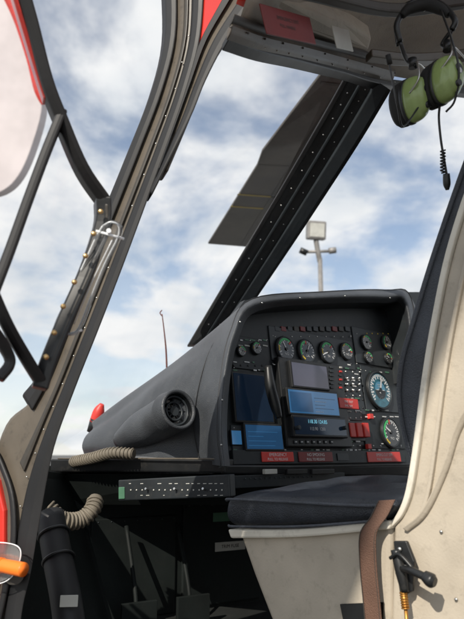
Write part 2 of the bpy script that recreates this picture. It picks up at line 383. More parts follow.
S = [sect(c0 + AFT * t, w, a, b) for t, w, a, b in [(.25, .80, .62, 2.3), (.8, .82, .62, 2.55), (1.6, .78, .65, 2.6), (2.6, .55, .95, 2.4), (3.4, .25, 1.35, 2.1), (5, .17, 1.6, 2.0), (7.5, .12, 1.75, 2.02)]]
loft('rear_fuselage', S, RED, heli, nu=1, nv=4, solid=.01)
mk('rear_bulkhead', S[0][:-1], [tuple(range(24))], HEADL, heli)
prism('tail_fin', [c0 + AFT * t + ZZ * z for t, z in [(6.9, 1.7), (7.6, 1.7), (8.3, 3.0), (7.9, 3.0), (7.0, 2.0)]], STB * .06, RED, heli, bevel=.02)
HUB = V((1.08, .75, EYE.z + 1.9))
cyl('mast', V((1.08, .75, 2.3)), ZZ, .07, HUB.z - 2.3 + .1, STEEL, heli)
cyl('rotor_hub', HUB - ZZ * .06, ZZ, .2, .12, BLK, heli)
for s in (-1, 1):
    b = c0 + STB * s * 1.05
    tube('skid_%s' % ('a' if s < 0 else 'b'), [b + HEAD * 1.9 + ZZ * .25, b + HEAD * 1.6 + ZZ * .08, b + HEAD * 1.2 + ZZ * .05, b + AFT * 1.5 + ZZ * .05], .04, BLK, heli)
    for t in (.6, -1.0):
        tube('skid_leg', [b + HEAD * t + ZZ * .07, b + HEAD * t - STB * s * .2 + ZZ * .4, b + HEAD * t - STB * s * .5 + ZZ * .75], .035, BLK, heli)
# rotor blades
BP = Plane(HUB, V((1, 0, 0)), V((0, 1, 0)))
rb = empty('rotor_blade', HUB)
def keep(o, e):
    o.parent = e; o.matrix_parent_inverse = Matrix.Translation(e.location).inverted()
def BH(a, b): return BP.at(a, b)
tipL, tipR = BH(208, 244), BH(246, 247)
stL, topR = BH(257, 166), BH(357, 74)
st2b = BH(262, 152); topL = BH(326, 68)
dirb = (HUB - (tipL + tipR) / 2).normalized()
o = prism('blade', [tipL, stL, st2b, topL, HUB + dirb * -.25 + (topL - topR).normalized() * .12, HUB + dirb * -.25 - (topL - topR).normalized() * .02, topR, tipR], ZZ * .022, GREYB, None, bevel=.006)
keep(o, rb)
Bq = Plane(HUB - ZZ * .003, V((1, 0, 0)), V((0, 1, 0)))
for i, (l, r) in enumerate([((237, 195), (279, 198)), ((230, 207), (272, 210))]):
    A, B = Bq.at(*l), Bq.at(*r); t = dirb * .022
    keep(mk('blade_stripe_%d' % i, [A, B, B + t, A + t], [(0, 1, 2, 3)], STRIPE, None, solid=.001), rb)
for i, (l, r) in enumerate([((258, 166), (299, 168)), ((320, 84), (352, 88))]):
    A, B = Bq.at(*l), Bq.at(*r); t = dirb * .02
    keep(mk('blade_joint_%d' % i, [A, B, B + t, A + t], [(0, 1, 2, 3)], TAUPED, None, solid=.001), rb)
A, B = Bq.at(240, 246), Bq.at(345, 78); A2, B2 = Bq.at(245, 246), Bq.at(352, 78)
keep(mk('leading_edge_strip', [A, B, B2, A2], [(0, 1, 2, 3)], TAUPED, None, solid=.001), rb)
for ang in (120, 240):
    rb2 = empty('rotor_blade', HUB); d2 = Matrix.Rotation(math.radians(ang), 3, 'Z') @ (-dirb); s2 = d2.cross(ZZ)
    o = prism('blade', [HUB + d2 * .2 + s2 * .08, HUB + d2 * .8 + s2 * .15, HUB + d2 * 5.2 + s2 * .15, HUB + d2 * 5.2 - s2 * .15, HUB + d2 * .8 - s2 * .15, HUB + d2 * .2 - s2 * .08], ZZ * .022, GREYB, None, bevel=.006)
    keep(o, rb2)

# ================================================================= open door at left
door = empty('helicopter_door')
WD = lambda a, b: W(a, b, .80 + .12 * max(0, min(1.2, (a + 20) / 130)))
bar('frame_upper', [(18, -30), (32, 20), (47, 78), (63, 120), (83, 166), (106, 200)], .018, WD, .028, SEAL, door, crown=.003)
bar('frame_upper_face', [(22, -30), (36, 20), (51, 78), (67, 120), (86, 164), (107, 196)], .003, lambda a, b: WD(a, b) + V((0, -.005, 0)), .02, TAUPED, door)
bar('frame_diagonal', [(63, 108), (46, 150), (28, 198), (10, 248), (-10, 300)], .015, WD, .022, SEAL, door, crown=.002)
bar('frame_lower', [(-10, 285), (8, 325), (28, 360), (43, 384)], .017, WD, .025, SEAL, door, crown=.002)
bar('frame_rear', [(104, 196), (103, 222), (88, 268), (66, 318), (48, 362), (40, 388)], .024, WD, .03, BLK, door, crown=.002)
bar('frame_corner', [(-12, 322), (4, 345), (10, 362), (-2, 378)], .016, WD, .03, SEAL, door, crown=.002)
bar('red_outer_skin', [(7, -30), (22, 20), (37, 70), (46, 98)], .007, lambda a, b: W(a, b, .83 + .001 * a), .02, RED, door)
bar('frame_rear_face', [(107, 205), (106, 225), (92, 268), (70, 318), (52, 362), (44, 388)], .006, lambda a, b: WD(a, b) + V((0, -.005, 0)), .03, TAUPED, door)
dots('hinge_screws', [(WD(a - 1, b) + V((0, -.010, 0)), .0042) for a, b in [(103, 214), (96, 236), (88, 258), (77, 284), (66, 308), (57, 334), (49, 358)]], BRASS, door)
dg = [WD(*p) + V((0, .012, 0)) for p in [(14, -30), (46, 78), (63, 114), (104, 200), (100, 232), (64, 318), (40, 385), (25, 355), (-10, 290), (-60, 200), (-60, -30)]]
mk('door_window', dg, [tuple(range(len(dg)))], DGLASS, door)
# clear latch guard
latch = empty('clear_door_latch')
WL = lambda a, b: W(a, b, .90)
outl = [(104, 226), (112, 222), (120, 226), (119, 238), (106, 264), (92, 298), (80, 328), (70, 334), (57, 330), (58, 320), (72, 292), (88, 258), (98, 236), (104, 226)]
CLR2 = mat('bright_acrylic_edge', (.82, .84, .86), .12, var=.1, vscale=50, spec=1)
tube('rim', [WL(*p) for p in outl], .0026, CLEAR, latch, seg=8, n=4)
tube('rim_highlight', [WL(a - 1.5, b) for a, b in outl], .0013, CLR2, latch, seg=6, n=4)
mk('plate', [WL(*p) + V((0, .004, 0)) for p in outl[:-1]], [tuple(range(len(outl) - 1))], CLEAR, latch)
tube('inner_bar', [WL(106, 236), WL(84, 282), WL(66, 324)], .0025, CLEAR, latch, seg=8)
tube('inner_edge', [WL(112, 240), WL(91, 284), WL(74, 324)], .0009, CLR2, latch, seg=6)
cyl('pivot', WL(109, 232), (0.1, -1, 0), .0035, .006, CLR2, latch, seg=16)
tube('pin', [WL(96, 231), WL(124, 239)], .0020, CLR2, latch, n=1)
tube('lower_clip', [WL(56, 326), WL(66, 334), WL(82, 330)], .002, CLR2, latch)

# orange handle at the sill
oh = empty('door_jettison_handle')
q0, q1 = D(8, 558, -.05), D(45, 565, -.05)
dq = (q1 - q0).normalized()
tube('grip', [q0, q0 + dq * .012, q0 + dq * .03, q1 - dq * .004, q1], [.010, .0115, .011, .0115, .0105], ORNG, oh, seg=20)
tube('collar', [q0 - dq * .004, q0 + dq * .004], [.013, .013], ORNG, oh, n=1, seg=20)
cyl('grip_end', q1 - dq * .001, dq, .0085, .0015, TAUPED, oh, seg=16)
for i in range(4): ring('grip_rib', q0 + dq * (.020 + .006 * i), dq, .0112, .0012, ORNG, oh, seg=20, s2=6)
pp = [D(a, b, -.04) for a, b in [(-6, 548), (8, 540), (32, 542), (38, 552), (30, 572), (14, 580), (-6, 576)]]
mk('guard', pp, [tuple(range(len(pp)))], CLEAR, oh, solid=.003)
tube('guard_rim', pp, .0010, CLR2, oh, seg=6)
cyl('boss', D(20, 572, -.01), (.2, -1, 0), .016, .02, TAUPED, oh)

# ================================================================= instrument panel
th = math.radians(42); ex = V((math.cos(th), math.sin(th), 0)); hh = V((-math.sin(th), math.cos(th), 0)); tl = math.radians(7)
PP = Plane(W(232, 400, 1.64), ex, ZZ * math.cos(tl) + hh * math.sin(tl))
RM = PP.shift(.07); RM2 = PP.shift(.10)
ip = empty('instrument_panel')
A = [RM.at(*p) for p in [(221, 466), (217, 430), (220, 380), (230, 332), (252, 299), (320, 292), (385, 290), (411, 298), (420, 380)]]
Bs = [W(*p) for p in [(200, 463, 1.57), (194, 428, 1.585), (199, 385, 1.60), (212, 345, 1.66), (238, 311, 1.80), (310, 298, 2.05), (380, 295, 2.28), (414, 303, 2.35), (432, 385, 2.35)]]
Cs = [W(*p) for p in [(150, 457, 1.66), (146, 430, 1.68), (150, 400, 1.70), (162, 378, 1.76), (192, 353, 1.9), (290, 330, 2.3), (380, 325, 2.55), (430, 340, 2.65), (450, 400, 2.65)]]
Ds = [W(*p) for p in [(112, 456, 1.8), (106, 443, 1.82), (108, 427, 1.85), (117, 413, 1.9), (140, 391, 2.05), (260, 370, 2.5), (380, 365, 2.75), (440, 380, 2.8), (460, 420, 2.8)]]
Es = [W(*p) for p in [(84, 454, 1.95), (82, 446, 1.96), (85, 437, 2.0), (92, 430, 2.05), (112, 415, 2.2), (240, 405, 2.7), (380, 405, 2.95), (450, 410, 3.0), (480, 430, 3.0)]]
loft('glareshield', [A, Bs, Cs, Ds, Es], COWL, ip, nu=6, nv=6, solid=0)
Ai = [RM.at(*p) for p in [(230, 466), (227, 430), (230, 380), (239, 338), (258, 311), (320, 304), (383, 303), (403, 309), (410, 380)]]
Am = [(RM2.at(*p)) for p in [(224, 466), (221, 430), (224, 380), (234, 334), (254, 304), (320, 297), (384, 296), (407, 303), (415, 380)]]
loft('glareshield_lip', [A, Am, Ai], COWL, ip, nu=6, nv=4, solid=0)
def shiftp(Ls, h): return [p - PP.n * h for p in Ls]
loft('glareshield_inner', [Ai, shiftp(Ai, .035), shiftp(Ai, .085)], PANEL, ip, nu=6, nv=2, solid=0)
tube('lip_seam', [p + PP.n * .001 for p in A], .0018, SEAL, ip, seg=6)
tube('cowl_seam', [W(a, b, d - .004) for a, b, d in [(200, 462, 1.57), (194, 428, 1.585), (199, 385, 1.60), (212, 346, 1.66), (234, 313, 1.78)]], .0012, SEAL, ip, seg=6)
face = [PP.at(*p) for p in [(222, 470), (222, 330), (245, 300), (330, 292), (420, 292), (425, 466)]]
prism('panel_face', face, -PP.n * .02, PANEL, ip, bevel=0)
subs = [(231, 338, 268, 370), (270, 334, 352, 366), (354, 332, 399, 366), (231, 373, 270, 424), (326, 368, 362, 420), (363, 369, 402, 412), (363, 415, 402, 449), (231, 426, 281, 452)]
for i, (a0, b0, a1, b1) in enumerate(subs):
    prect('subpanel_%d' % i, PP, a0, b0, a1, b1, .004, PANELG if i % 3 else PANEL, ip)
    dots('subpanel_screws', [(PP.pt(*PP.loc(x, y), .004), .0020) for x in (a0 + 2, a1 - 2) for y in (b0 + 2, b1 - 2)], STEEL, ip, ax=PP.n)
def gauge(a, b, r, dial=DIAL, nt=10, needle=40, arcs=True):
    x, y = PP.loc(a, b); c = PP.pt(x, y, .004); nm = 'gauge'
    cyl(nm + '_bezel', c, PP.n, r * 1.18, .008, BLK, ip, seg=32, bevel=.0015)
    cyl(nm + '_dial', c + PP.n * .0085, PP.n, r, .001, dial, ip, seg=32)
    ring(nm + '_ring', c + PP.n * .009, PP.n, r * 1.07, r * .06, PANELG, ip)
    def mark(a0, r0, r1, w, vs, fs):
        d = PP.ex * math.cos(a0) + PP.ey * math.sin(a0); s = PP.ex * -math.sin(a0) + PP.ey * math.cos(a0); b_ = c + PP.n * .0100; k = len(vs)
        vs += [b_ + d * r0 - s * w, b_ + d * r1 - s * w, b_ + d * r1 + s * w, b_ + d * r0 + s * w]; fs.append((k, k + 1, k + 2, k + 3))
    vs = []; fs = []
    for k in range(nt * 2):
        mark(math.radians(-40 + 260 * k / (nt * 2 - 1)), r * (.66 if k % 2 == 0 else .8), r * .94, r * .045, vs, fs)
    mk(nm + '_ticks', vs, fs, WMARK, ip)
    if arcs:
        vs, fs = [], []
        s0 = random.choice([10, 60, 110])
        for k in range(11): mark(math.radians(s0 + 9 * k), r * .78, r * .97, r * .1, vs, fs)
        mk(nm + '_arc', [v + PP.n * .0004 for v in vs], fs, GRN, ip)
        vs, fs = [], []; mark(math.radians(s0 - 12), r * .62, r * .96, r * .07, vs, fs); mk(nm + '_redline', [v + PP.n * .0006 for v in vs], fs, REDL, ip)
        vs, fs = [], []
        for k in range(3): mark(math.radians(s0 + 110 + 9 * k), r * .82, r * .96, r * .1, vs, fs)
        mk(nm + '_yellow', [v + PP.n * .0005 for v in vs], fs, YEL, ip)
    vs, fs = [], []; mark(math.radians(needle), -r * .2, r * .75, r * .06, vs, fs); mk(nm + '_needle', [v + PP.n * .001 for v in vs], fs, WMARK, ip)
    cyl(nm + '_cap', c + PP.n * .0108, PP.n, r * .14, .002, BLK, ip, seg=12)
    if r > .02:
        t = bpy.data.curves.new('gauge_legend', 'FONT'); t.body = random.choice(['NG', 'T4', 'TRQ', 'OIL', 'KTS', 'FUEL']); t.size = min(r * .42, .011); t.align_x = 'CENTER'; t.align_y = 'CENTER'; t.materials.append(WMARK)
        ob = bpy.data.objects.new('gauge_legend', t); scene.collection.objects.link(ob); M = Matrix((PP.ex, PP.ey, PP.n)).transposed().to_4x4(); M.translation = c + PP.n * .0102 - PP.ey * r * .45; ob.matrix_world = M; ob.parent = ip
gauge(239, 352, .013, needle=200)
for (a, b, r, nd) in [(283, 350, .034, 120), (304, 352, .033, 60), (325, 353, .032, 200), (344, 352, .026, 20)]:
    gauge(a, b, r, DIAL, 8, nd)
gauge(364, 343, .024, nt=6, needle=300); gauge(384, 343, .023, nt=6, needle=100)
gauge(366, 358, .018, nt=5, needle=30); gauge(386, 359, .018, nt=5, needle=150)
gauge(377, 391, .058, TEAL, 14, 70, arcs=False); gauge(388, 433, .044, DIAL, 12, 150)
# blue-and-white attitude inset of the large dial
x, y = PP.loc(377, 391); c = PP.pt(x, y, .0142)
hv = [c + (PP.ex * math.cos(q * math.pi / 10) + PP.ey * math.sin(q * math.pi / 10)) * .030 for q in range(11)]
mk('attitude_sky', hv, [tuple(range(11))], mat('attitude_sky_blue', (.10, .30, .45), .4, var=.15, vscale=40), ip)
hv = [c + (PP.ex * math.cos(q * math.pi / 10) - PP.ey * math.sin(q * math.pi / 10)) * .030 for q in range(11)]
mk('attitude_ground', hv, [tuple(range(11))], PANELG, ip)
rect('attitude_bar', PP, x - .022, y - .001, x + .022, y + .0012, .0008, WMARK, ip, h0=.0146, bevel=0)
for k in range(3): rect('pitch_line', PP, x - .008 - .003 * k, y + .006 * (k + 1), x + .008 + .003 * k, y + .006 * (k + 1) + .001, .0006, WMARK, ip, h0=.0146, bevel=0)
gauge(254, 349, .016, nt=5)
def screen(a0, b0, a1, b1, m, h=.014, bez=.006):
    prect('display_bezel', PP, a0, b0, a1, b1, h, BLK, ip, bevel=.003)
    ca, cb = (a0 + a1) / 2, (b0 + b1) / 2
    x0 = PP.loc(a0, cb)[0] + bez; x1 = PP.loc(a1, cb)[0] - bez; y1 = PP.loc(ca, b0)[1] - bez; y0 = PP.loc(ca, b1)[1] + bez
    rect('display_glass', PP, x0, y0, x1, y1, .001, m, ip, h0=h, bevel=0)
    return x0, y0, x1, y1, h + .0016
screen(230, 374, 269, 424, SCRN)
x0, y0, x1, y1, h = screen(241, 424, 280, 452, SCRB2)
for k in range(4):
    rect('display_line', PP, x0 + .006, y0 + .008 + k * .012, x0 + (x1 - x0) * random.uniform(.3, .9), y0 + .0095 + k * .012, .0004, SCRB, ip, h0=h - .0003, bevel=0)
screen(229, 430, 240, 446, SCRB, .008, .003)
prect('avionics_stack', PP, 278, 363, 342, 448, .02, BLK, ip, bevel=.004)
screen(284, 365, 321, 391, SCRP, .03)
x0, y0, x1, y1, h = screen(279, 392, 330, 418, SCRB, .035)
rect('display_field', PP, x0 + .004, y0 + .004, x0 + (x1 - x0) * .45, y1 - .006, .0004, SCRB2, ip, h0=h - .0004, bevel=0)
for k in range(5):
    rect('display_line', PP, x0 + (x1 - x0) * .5, y0 + .006 + k * .010, x0 + (x1 - x0) * random.uniform(.65, .95), y0 + .0072 + k * .010, .0004, random.choice([SCRN, SCRN, WMARK]), ip, h0=h - .0002, bevel=0)
x0, y0, x1, y1, h = screen(284, 418, 338, 439, SCRN, .035, .007)
LCD = mat('radio_digits', (.1, .3, .4), .4, emit=(.25, .7, .9), estr=.7)
text('radio_digits', PP, 308, 424, '118.30 124.85', .015, LCD, ip, h=h + .001)
text('radio_digits_standby', PP, 308, 431, '113.90  1200', .013, WMARK, ip, h=h + .001)
for a in (287, 334):
    x, y = PP.loc(a, 430); cyl('radio_knob', PP.pt(x, y, .035), PP.n, .006, .014, PANELG, ip, seg=16, bevel=.001)
for k in range(6):
    x, y = PP.loc(326, 369 + k * 4); rect('stack_button', PP, x - .006, y - .003, x + .010, y + .003, .004, PANELG, ip, h0=.02, bevel=.001)
    x, y = PP.loc(335, 369 + k * 4); rect('stack_button', PP, x - .004, y - .003, x + .008, y + .003, .004, random.choice([LABEL, PANELG, REDL]), ip, h0=.02, bevel=.001)
for k in range(7):
    x, y = PP.loc(290 + 6 * k, 443); rect('stack_key', PP, x - .006, y - .005, x + .006, y + .005, .003, PANELG, ip, h0=.02, bevel=.001)
    rect('stack_key_legend', PP, x - .004, y - .001, x + .004, y + .001, .0005, WMARK, ip, h0=.0232, bevel=0)
tube('standby_compass', [RM.at(268, 366), RM.at(270, 385), RM.at(275, 405), RM.at(279, 418)], [.010, .014, .014, .009], BLK, ip, seg=16)
it1, it2, it3 = [], [], []
def grid(a0, b0, a1, b1, na, nb, r, lst, jit=.3):
    for i in range(na):
        for j in range(nb):
            a = a0 + (a1 - a0) * i / max(1, na - 1) + random.uniform(-jit, jit); b = b0 + (b1 - b0) * j / max(1, nb - 1) + random.uniform(-jit, jit)
            x, y = PP.loc(a, b); lst.append((PP.pt(x, y, .0045), r))
grid(345, 372, 359, 396, 3, 5, .0036, it1); grid(344, 412, 360, 418, 4, 2, .003, it1); grid(345, 446, 400, 446, 9, 1, .003, it1)
grid(233, 341, 265, 341, 5, 1, .0025, it1); grid(233, 366, 268, 366, 6, 1, .003, it2)
grid(354, 400, 362, 408, 3, 2, .0035, it2); grid(366, 334, 398, 334, 7, 1, .0026, it3); grid(274, 337, 350, 337, 10, 1, .0026, it1)
dots('switch_tips', it1, STEEL, ip, ax=PP.n); dots('knobs', it2, BLK, ip, ax=PP.n); dots('warning_buttons', it3, YEL, ip, ax=PP.n)
for k in range(12):
    prect('annunciator', PP, 274 + k * 6.4, 327, 278.6 + k * 6.4, 331.5, .004, random.choice([REDD, TAUPED, PANELG, PANELG, PANELG]), ip, h0=.001, bevel=.0008)
rows = [(340, 232, 268), (345.5, 232, 268), (362, 232, 268), (370, 232, 268), (364.5, 272, 350), (368, 344, 361), (374, 346, 361), (380, 346, 361), (386, 346, 361), (398, 344, 362), (410.5, 344, 362), (420, 344, 362), (410, 364, 400), (416.5, 364, 400), (441, 344, 362), (443.5, 364, 382), (449.5, 232, 400), (372, 364, 400)]
for b, a0, a1 in rows:
    a = a0
    while a < a1 - 2:
        w = random.uniform(1.5, 5)
        if random.random() < .75 and not (279 < a < 342 and 363 < b < 447.5) and not (241 < a < 279 and 425 < b < 452 and b != 449.5):
            prect('legend', PP, a, b, min(a + w, a1), b + random.choice([.9, 1.3]), .0006, random.choice([WMARK, WMARK, WMARK, LABEL, GLABEL]), ip, h0=.0052, bevel=0)
        a += w + random.uniform(1.2, 4)
for i in range(9):
    a = 344 + (i % 3) * 6; b = 380 + (i // 3) * 6
    x, y = PP.loc(a, b); tube('toggle', [PP.pt(x, y, .004), PP.pt(x, y + .004, .018)], [.0022, .0032], STEEL, ip, n=1, seg=8)
for a in (347, 354, 361):
    prect('red_guard', PP, a - 2.6, 424, a + 2.6, 438, .02, REDL, ip, h0=.004, bevel=.002)
for (a, b) in ((368, 417), (366, 447)):
    prect('red_cap_switch', PP, a - 1.8, b - 2.5, a + 1.8, b + 2.5, .012, REDL, ip, h0=.004, bevel=.0015)
prect('guard_plate', PP, 343, 421, 364, 441, .003, BLK, ip, h0=.001)
prect('warning_light_bar', PP, 333, 400, 352, 410, .006, REDL, ip, h0=.02)
text('warning_text', PP, 342, 403.5, 'FIRE TEST', .010, WMARK, ip, h=.0275); text('warning_text_2', PP, 342, 407.5, 'ENG  BAT', .009, WMARK, ip, h=.0275)
for (a0, a1, m_, t_) in [(258, 290, REDL, 'EMERGENCY'), (295, 329, REDD, 'NO SMOKING'), (364, 397, REDL, 'EMERG CUT OFF')]:
    prect('placard', PP, a0, 452.5, a1, 462.5, .003, m_, ip, h0=.012)
    text('placard_text', PP, (a0 + a1) / 2, 455.5, t_, .012, WMARK, ip, h=.0156)
    text('placard_text_small', PP, (a0 + a1) / 2, 460, 'PULL TO RELEASE', .010, WMARK, ip, h=.0156)
prect('placard_backing', PP, 230, 451, 402, 464, .012, PANEL, ip)
prect('white_tag', PP, 334, 454, 345, 461, .002, PANELG, ip, h0=.0125, bevel=0)
dots('lip_screws', [(RM2.at(a, b) + PP.n * .001, .0026) for a, b in [(240, 322), (262, 303), (300, 298), (345, 296), (390, 298), (222, 400), (221, 445)]], STEEL, ip, ax=PP.n)
# ledge under the panel
LG1 = [W(50, 459, 1.75), W(140, 459, 1.62), W(224, 459, 1.50)]; LG1b = [W(50, 472, 1.75), W(140, 472, 1.62), W(224, 473, 1.50)]
ribbon('ledge_port', LG1, LG1b, .14, BLK, ip, ext=V((.3, .9, 0)), bevel=.004)
LG2 = [W(222, 465, 1.50), W(310, 465, 1.76), W(420, 463, 2.14)]; LG2b = [W(222, 474, 1.50), W(310, 475, 1.76), W(420, 476, 2.14)]
ribbon('ledge_front', LG2, LG2b, .12, BLK, ip, ext=V((-.3, .9, 0)), bevel=.004)
tube('ledge_edge', [W(58, 458.5, 1.74), W(140, 458.5, 1.61), W(222, 459, 1.49)], .0022, TAUPE, ip, seg=8)
SPn = Plane(W(122, 488, 1.62), W(228, 484, 1.50) - W(118, 489, 1.64), ZZ)
prect('switch_strip', SPn, 118, 477, 230, 499, .03, PANEL, ip, h0=-.03, bevel=.003)
its = []
for k in range(17):
    x, y = SPn.loc(131 + k * 5.7, 490)
    if k % 5 == 3:
        tube('strip_toggle', [SPn.pt(x, y, 0), SPn.pt(x, y + .004, .012)], [.002, .003], STEEL, ip, n=1, seg=8)
    else: its.append((SPn.pt(x, y, .001), .0022))
    if random.random() < .6: prect('strip_legend', SPn, 129 + k * 5.7, 483.2, 129 + k * 5.7 + random.uniform(2, 4), 483.9, .0006, LABEL, ip, bevel=0)
    if random.random() < .4: prect('strip_legend', SPn, 129 + k * 5.7, 495, 129 + k * 5.7 + random.uniform(1.5, 3.5), 495.6, .0006, LABEL, ip, bevel=0)
dots('breaker_buttons', its, LABEL, ip, ax=SPn.n)
prect('strip_green_tag', SPn, 119, 487, 125, 499, .003, GLABEL, ip)
SP2 = Plane(W(236, 484, 1.53), V((.75, .66, 0)), ZZ)
prect('switch_strip_front', SP2, 232, 474, 345, 486, .02, PANEL, ip, h0=-.02)
for k, (a, w, m_) in enumerate([(262, 12, LABEL), (284, 20, BLK), (309, 22, BLK)]):
    prect('front_tag', SP2, a, 469, a + w, 474, .012, m_, ip, h0=.001)
its = [(SP2.pt(.03 + .018 * k, SP2.loc(240, 479)[1], .001), .0024) for k in range(0, 15)]
dots('front_breakers', its, PANELG, ip, ax=SP2.n)
prism('console_lower', [W(50, 474, 1.78), W(228, 474, 1.55), W(420, 472, 2.2), W(420, 500, 2.2), W(228, 505, 1.62), W(50, 505, 1.82)], V((0, .1, 0)), FOOT, ip, bevel=.003)

# air vent
vent = empty('air_vent')
vc = W(177, 410, 1.535); va = V((.60, -.74, .18)).normalized()
tube('duct', [W(122, 440, 1.76), W(140, 430, 1.69), W(160, 420, 1.63), vc - va * .022], [.028, .046, .052, .050], COWL, vent, seg=28)
tube('collar', [vc - va * .03, vc + va * .006], [.053, .05], COWL, vent, n=1, seg=36, caps=False)
ring('bezel', vc + va * .006, va, .046, .005, COWL, vent)
tube('throat', [vc + va * .006, vc - va * .024], [.042, .034], DIAL, vent, n=1, seg=36, caps=False)
cyl('core', vc - va * .0205, va, .040, .001, DIAL, vent)
ring('inner_ring', vc - va * .006, va, .036, .003, PANELG, vent); ring('bezel_3', vc - va * .012, va, .023, .003, PANELG, vent)
cyl('core_cap', vc - va * .018, va, .012, .008, PANELG, vent, seg=20)
for q in range(4):
    d = (PP.ex * math.cos(q * math.pi / 4) + ZZ * math.sin(q * math.pi / 4)); d = (d - va * d.dot(va)).normalized()
    tube('vane_%d' % q, [vc - va * .014 - d * .034, vc - va * .014 + d * .034], [.0016, .0016], PANELG, vent, n=1, seg=6)

# hoses
def hose(name, P, r, m):
    e = empty(name); C = crom(P, 10); tube('core', P, r * .82, m, e, seg=14)
    Ln = 0; k = 0
    for i in range(1, len(C)):
        seg = (C[i] - C[i - 1]).length; t = (C[i] - C[i - 1]).normalized(); s = 0
        while Ln + seg - s > .0105:
            s += .0105 - Ln; Ln = 0
            if s > seg: break
            ring('coil_%d' % k, C[i - 1] + t * s, t, r * .88, r * .17, m, e, seg=18, s2=6); k += 1
        Ln += max(0, seg - s)
hose('corrugated_hose', [W(72, 462, 1.72), W(92, 458, 1.66), W(112, 453, 1.62), W(134, 454, 1.60)], .015, HOSE)
hose('corrugated_hose', [W(96, 498, 1.58), W(92, 510, 1.55), W(80, 520, 1.53), W(62, 520, 1.5), W(48, 508, 1.5)], .021, HOSE)
cap = empty('red_beacon_cap')
tube('cap', [W(96, 422, 2.2), W(99, 411, 2.2), W(102, 404, 2.2)], [.024, .020, .008], REDL, cap, seg=16)
tube('cap_base', [W(94, 432, 2.2), W(97, 419, 2.2)], [.026, .024], BLK, cap, n=1, seg=16)
ant = empty('whip_antenna')
tube('whip', [W(167, 374, 2.6), W(166, 350, 2.6), W(164, 330, 2.6), W(162, 314, 2.6)], [.004, .0035, .0026, .002], RUST, ant, seg=8)
tube('whip_tip', [W(162, 316, 2.6), W(160, 313, 2.6), W(162, 310, 2.6)], .0022, RUST, ant, seg=8)

# ================================================================= seat
seat = empty('pilot_seat')
SPL = Plane(V((0, 1.36, 0)), V((A45, -A45, 0)), ZZ)
def S_(a, b, inn=0): return SPL.at(a, b) + STB * inn
def profile_pad(name, prof, w, m, steps=10, parent=seat):
    P = crom(prof + [prof[0]], 4)[:-1]; n = len(P); vs = []; fs = []
    for s in range(steps + 1):
        for p in P: vs.append(p + STB * (w * s / steps))
    for s in range(steps):
        for i in range(n): fs.append((s * n + i, s * n + (i + 1) % n, (s + 1) * n + (i + 1) % n, (s + 1) * n + i))
    fs += [tuple(range(n)), tuple(range(steps * n, steps * n + n))]
    return mk(name, vs, fs, m, parent, smooth=True, bevel=.010, bseg=4)
bk = [(500, 70), (478, 112), (462, 152), (444, 202), (424, 262), (407, 318), (396, 355), (392, 390), (396, 425), (406, 462), (414, 470), (420, 440), (427, 375), (438, 300), (456, 225), (480, 160), (510, 90)]
profile_pad('back_cushion', [S_(a, b, .012) for a, b in bk], .42, FAB2)
tube('back_piping', [S_(a, b, .008) for a, b in [(484, 112), (468, 154), (450, 204), (430, 264), (413, 320), (402, 357), (398, 390), (401, 422), (409, 456)]], .0022, FAB, seat, seg=8)
edge = [(515, 80), (487, 138), (466, 186), (445, 252), (431, 318), (421, 378), (413, 440), (405, 490), (396, 514), (386, 526)]
ribbon('shell_edge', [S_(a, b) for a, b in edge], [S_(a + 6, b + 1) for a, b in edge], .46, CREAML, seat, ext=STB, bevel=.003)
sh = [(a + 6, b + 1) for a, b in edge] + [(388, 660), (640, 660), (600, 300), (560, 90)]
shp = crom([S_(a, b, .006) for a, b in sh[:10]], 4) + [S_(a, b, .006) for a, b in sh[10:]]
prism('seat_shell', shp, STB * .44, CREAM, seat, bevel=.006, bseg=3)
ribbon('shell_moulding', [S_(a + 20, b + 6, -.002) for a, b in edge[:9]], [S_(a + 24, b + 7, -.002) for a, b in edge[:9]], .012, CREAM, seat, ext=STB, bevel=.002)
bar('shell_rib', [(405, 530), (425, 512), (445, 470), (458, 430), (480, 390)], .010, lambda a, b: S_(a, b, -.003), .012, CREAM, seat, ext=STB, bevel=.003)
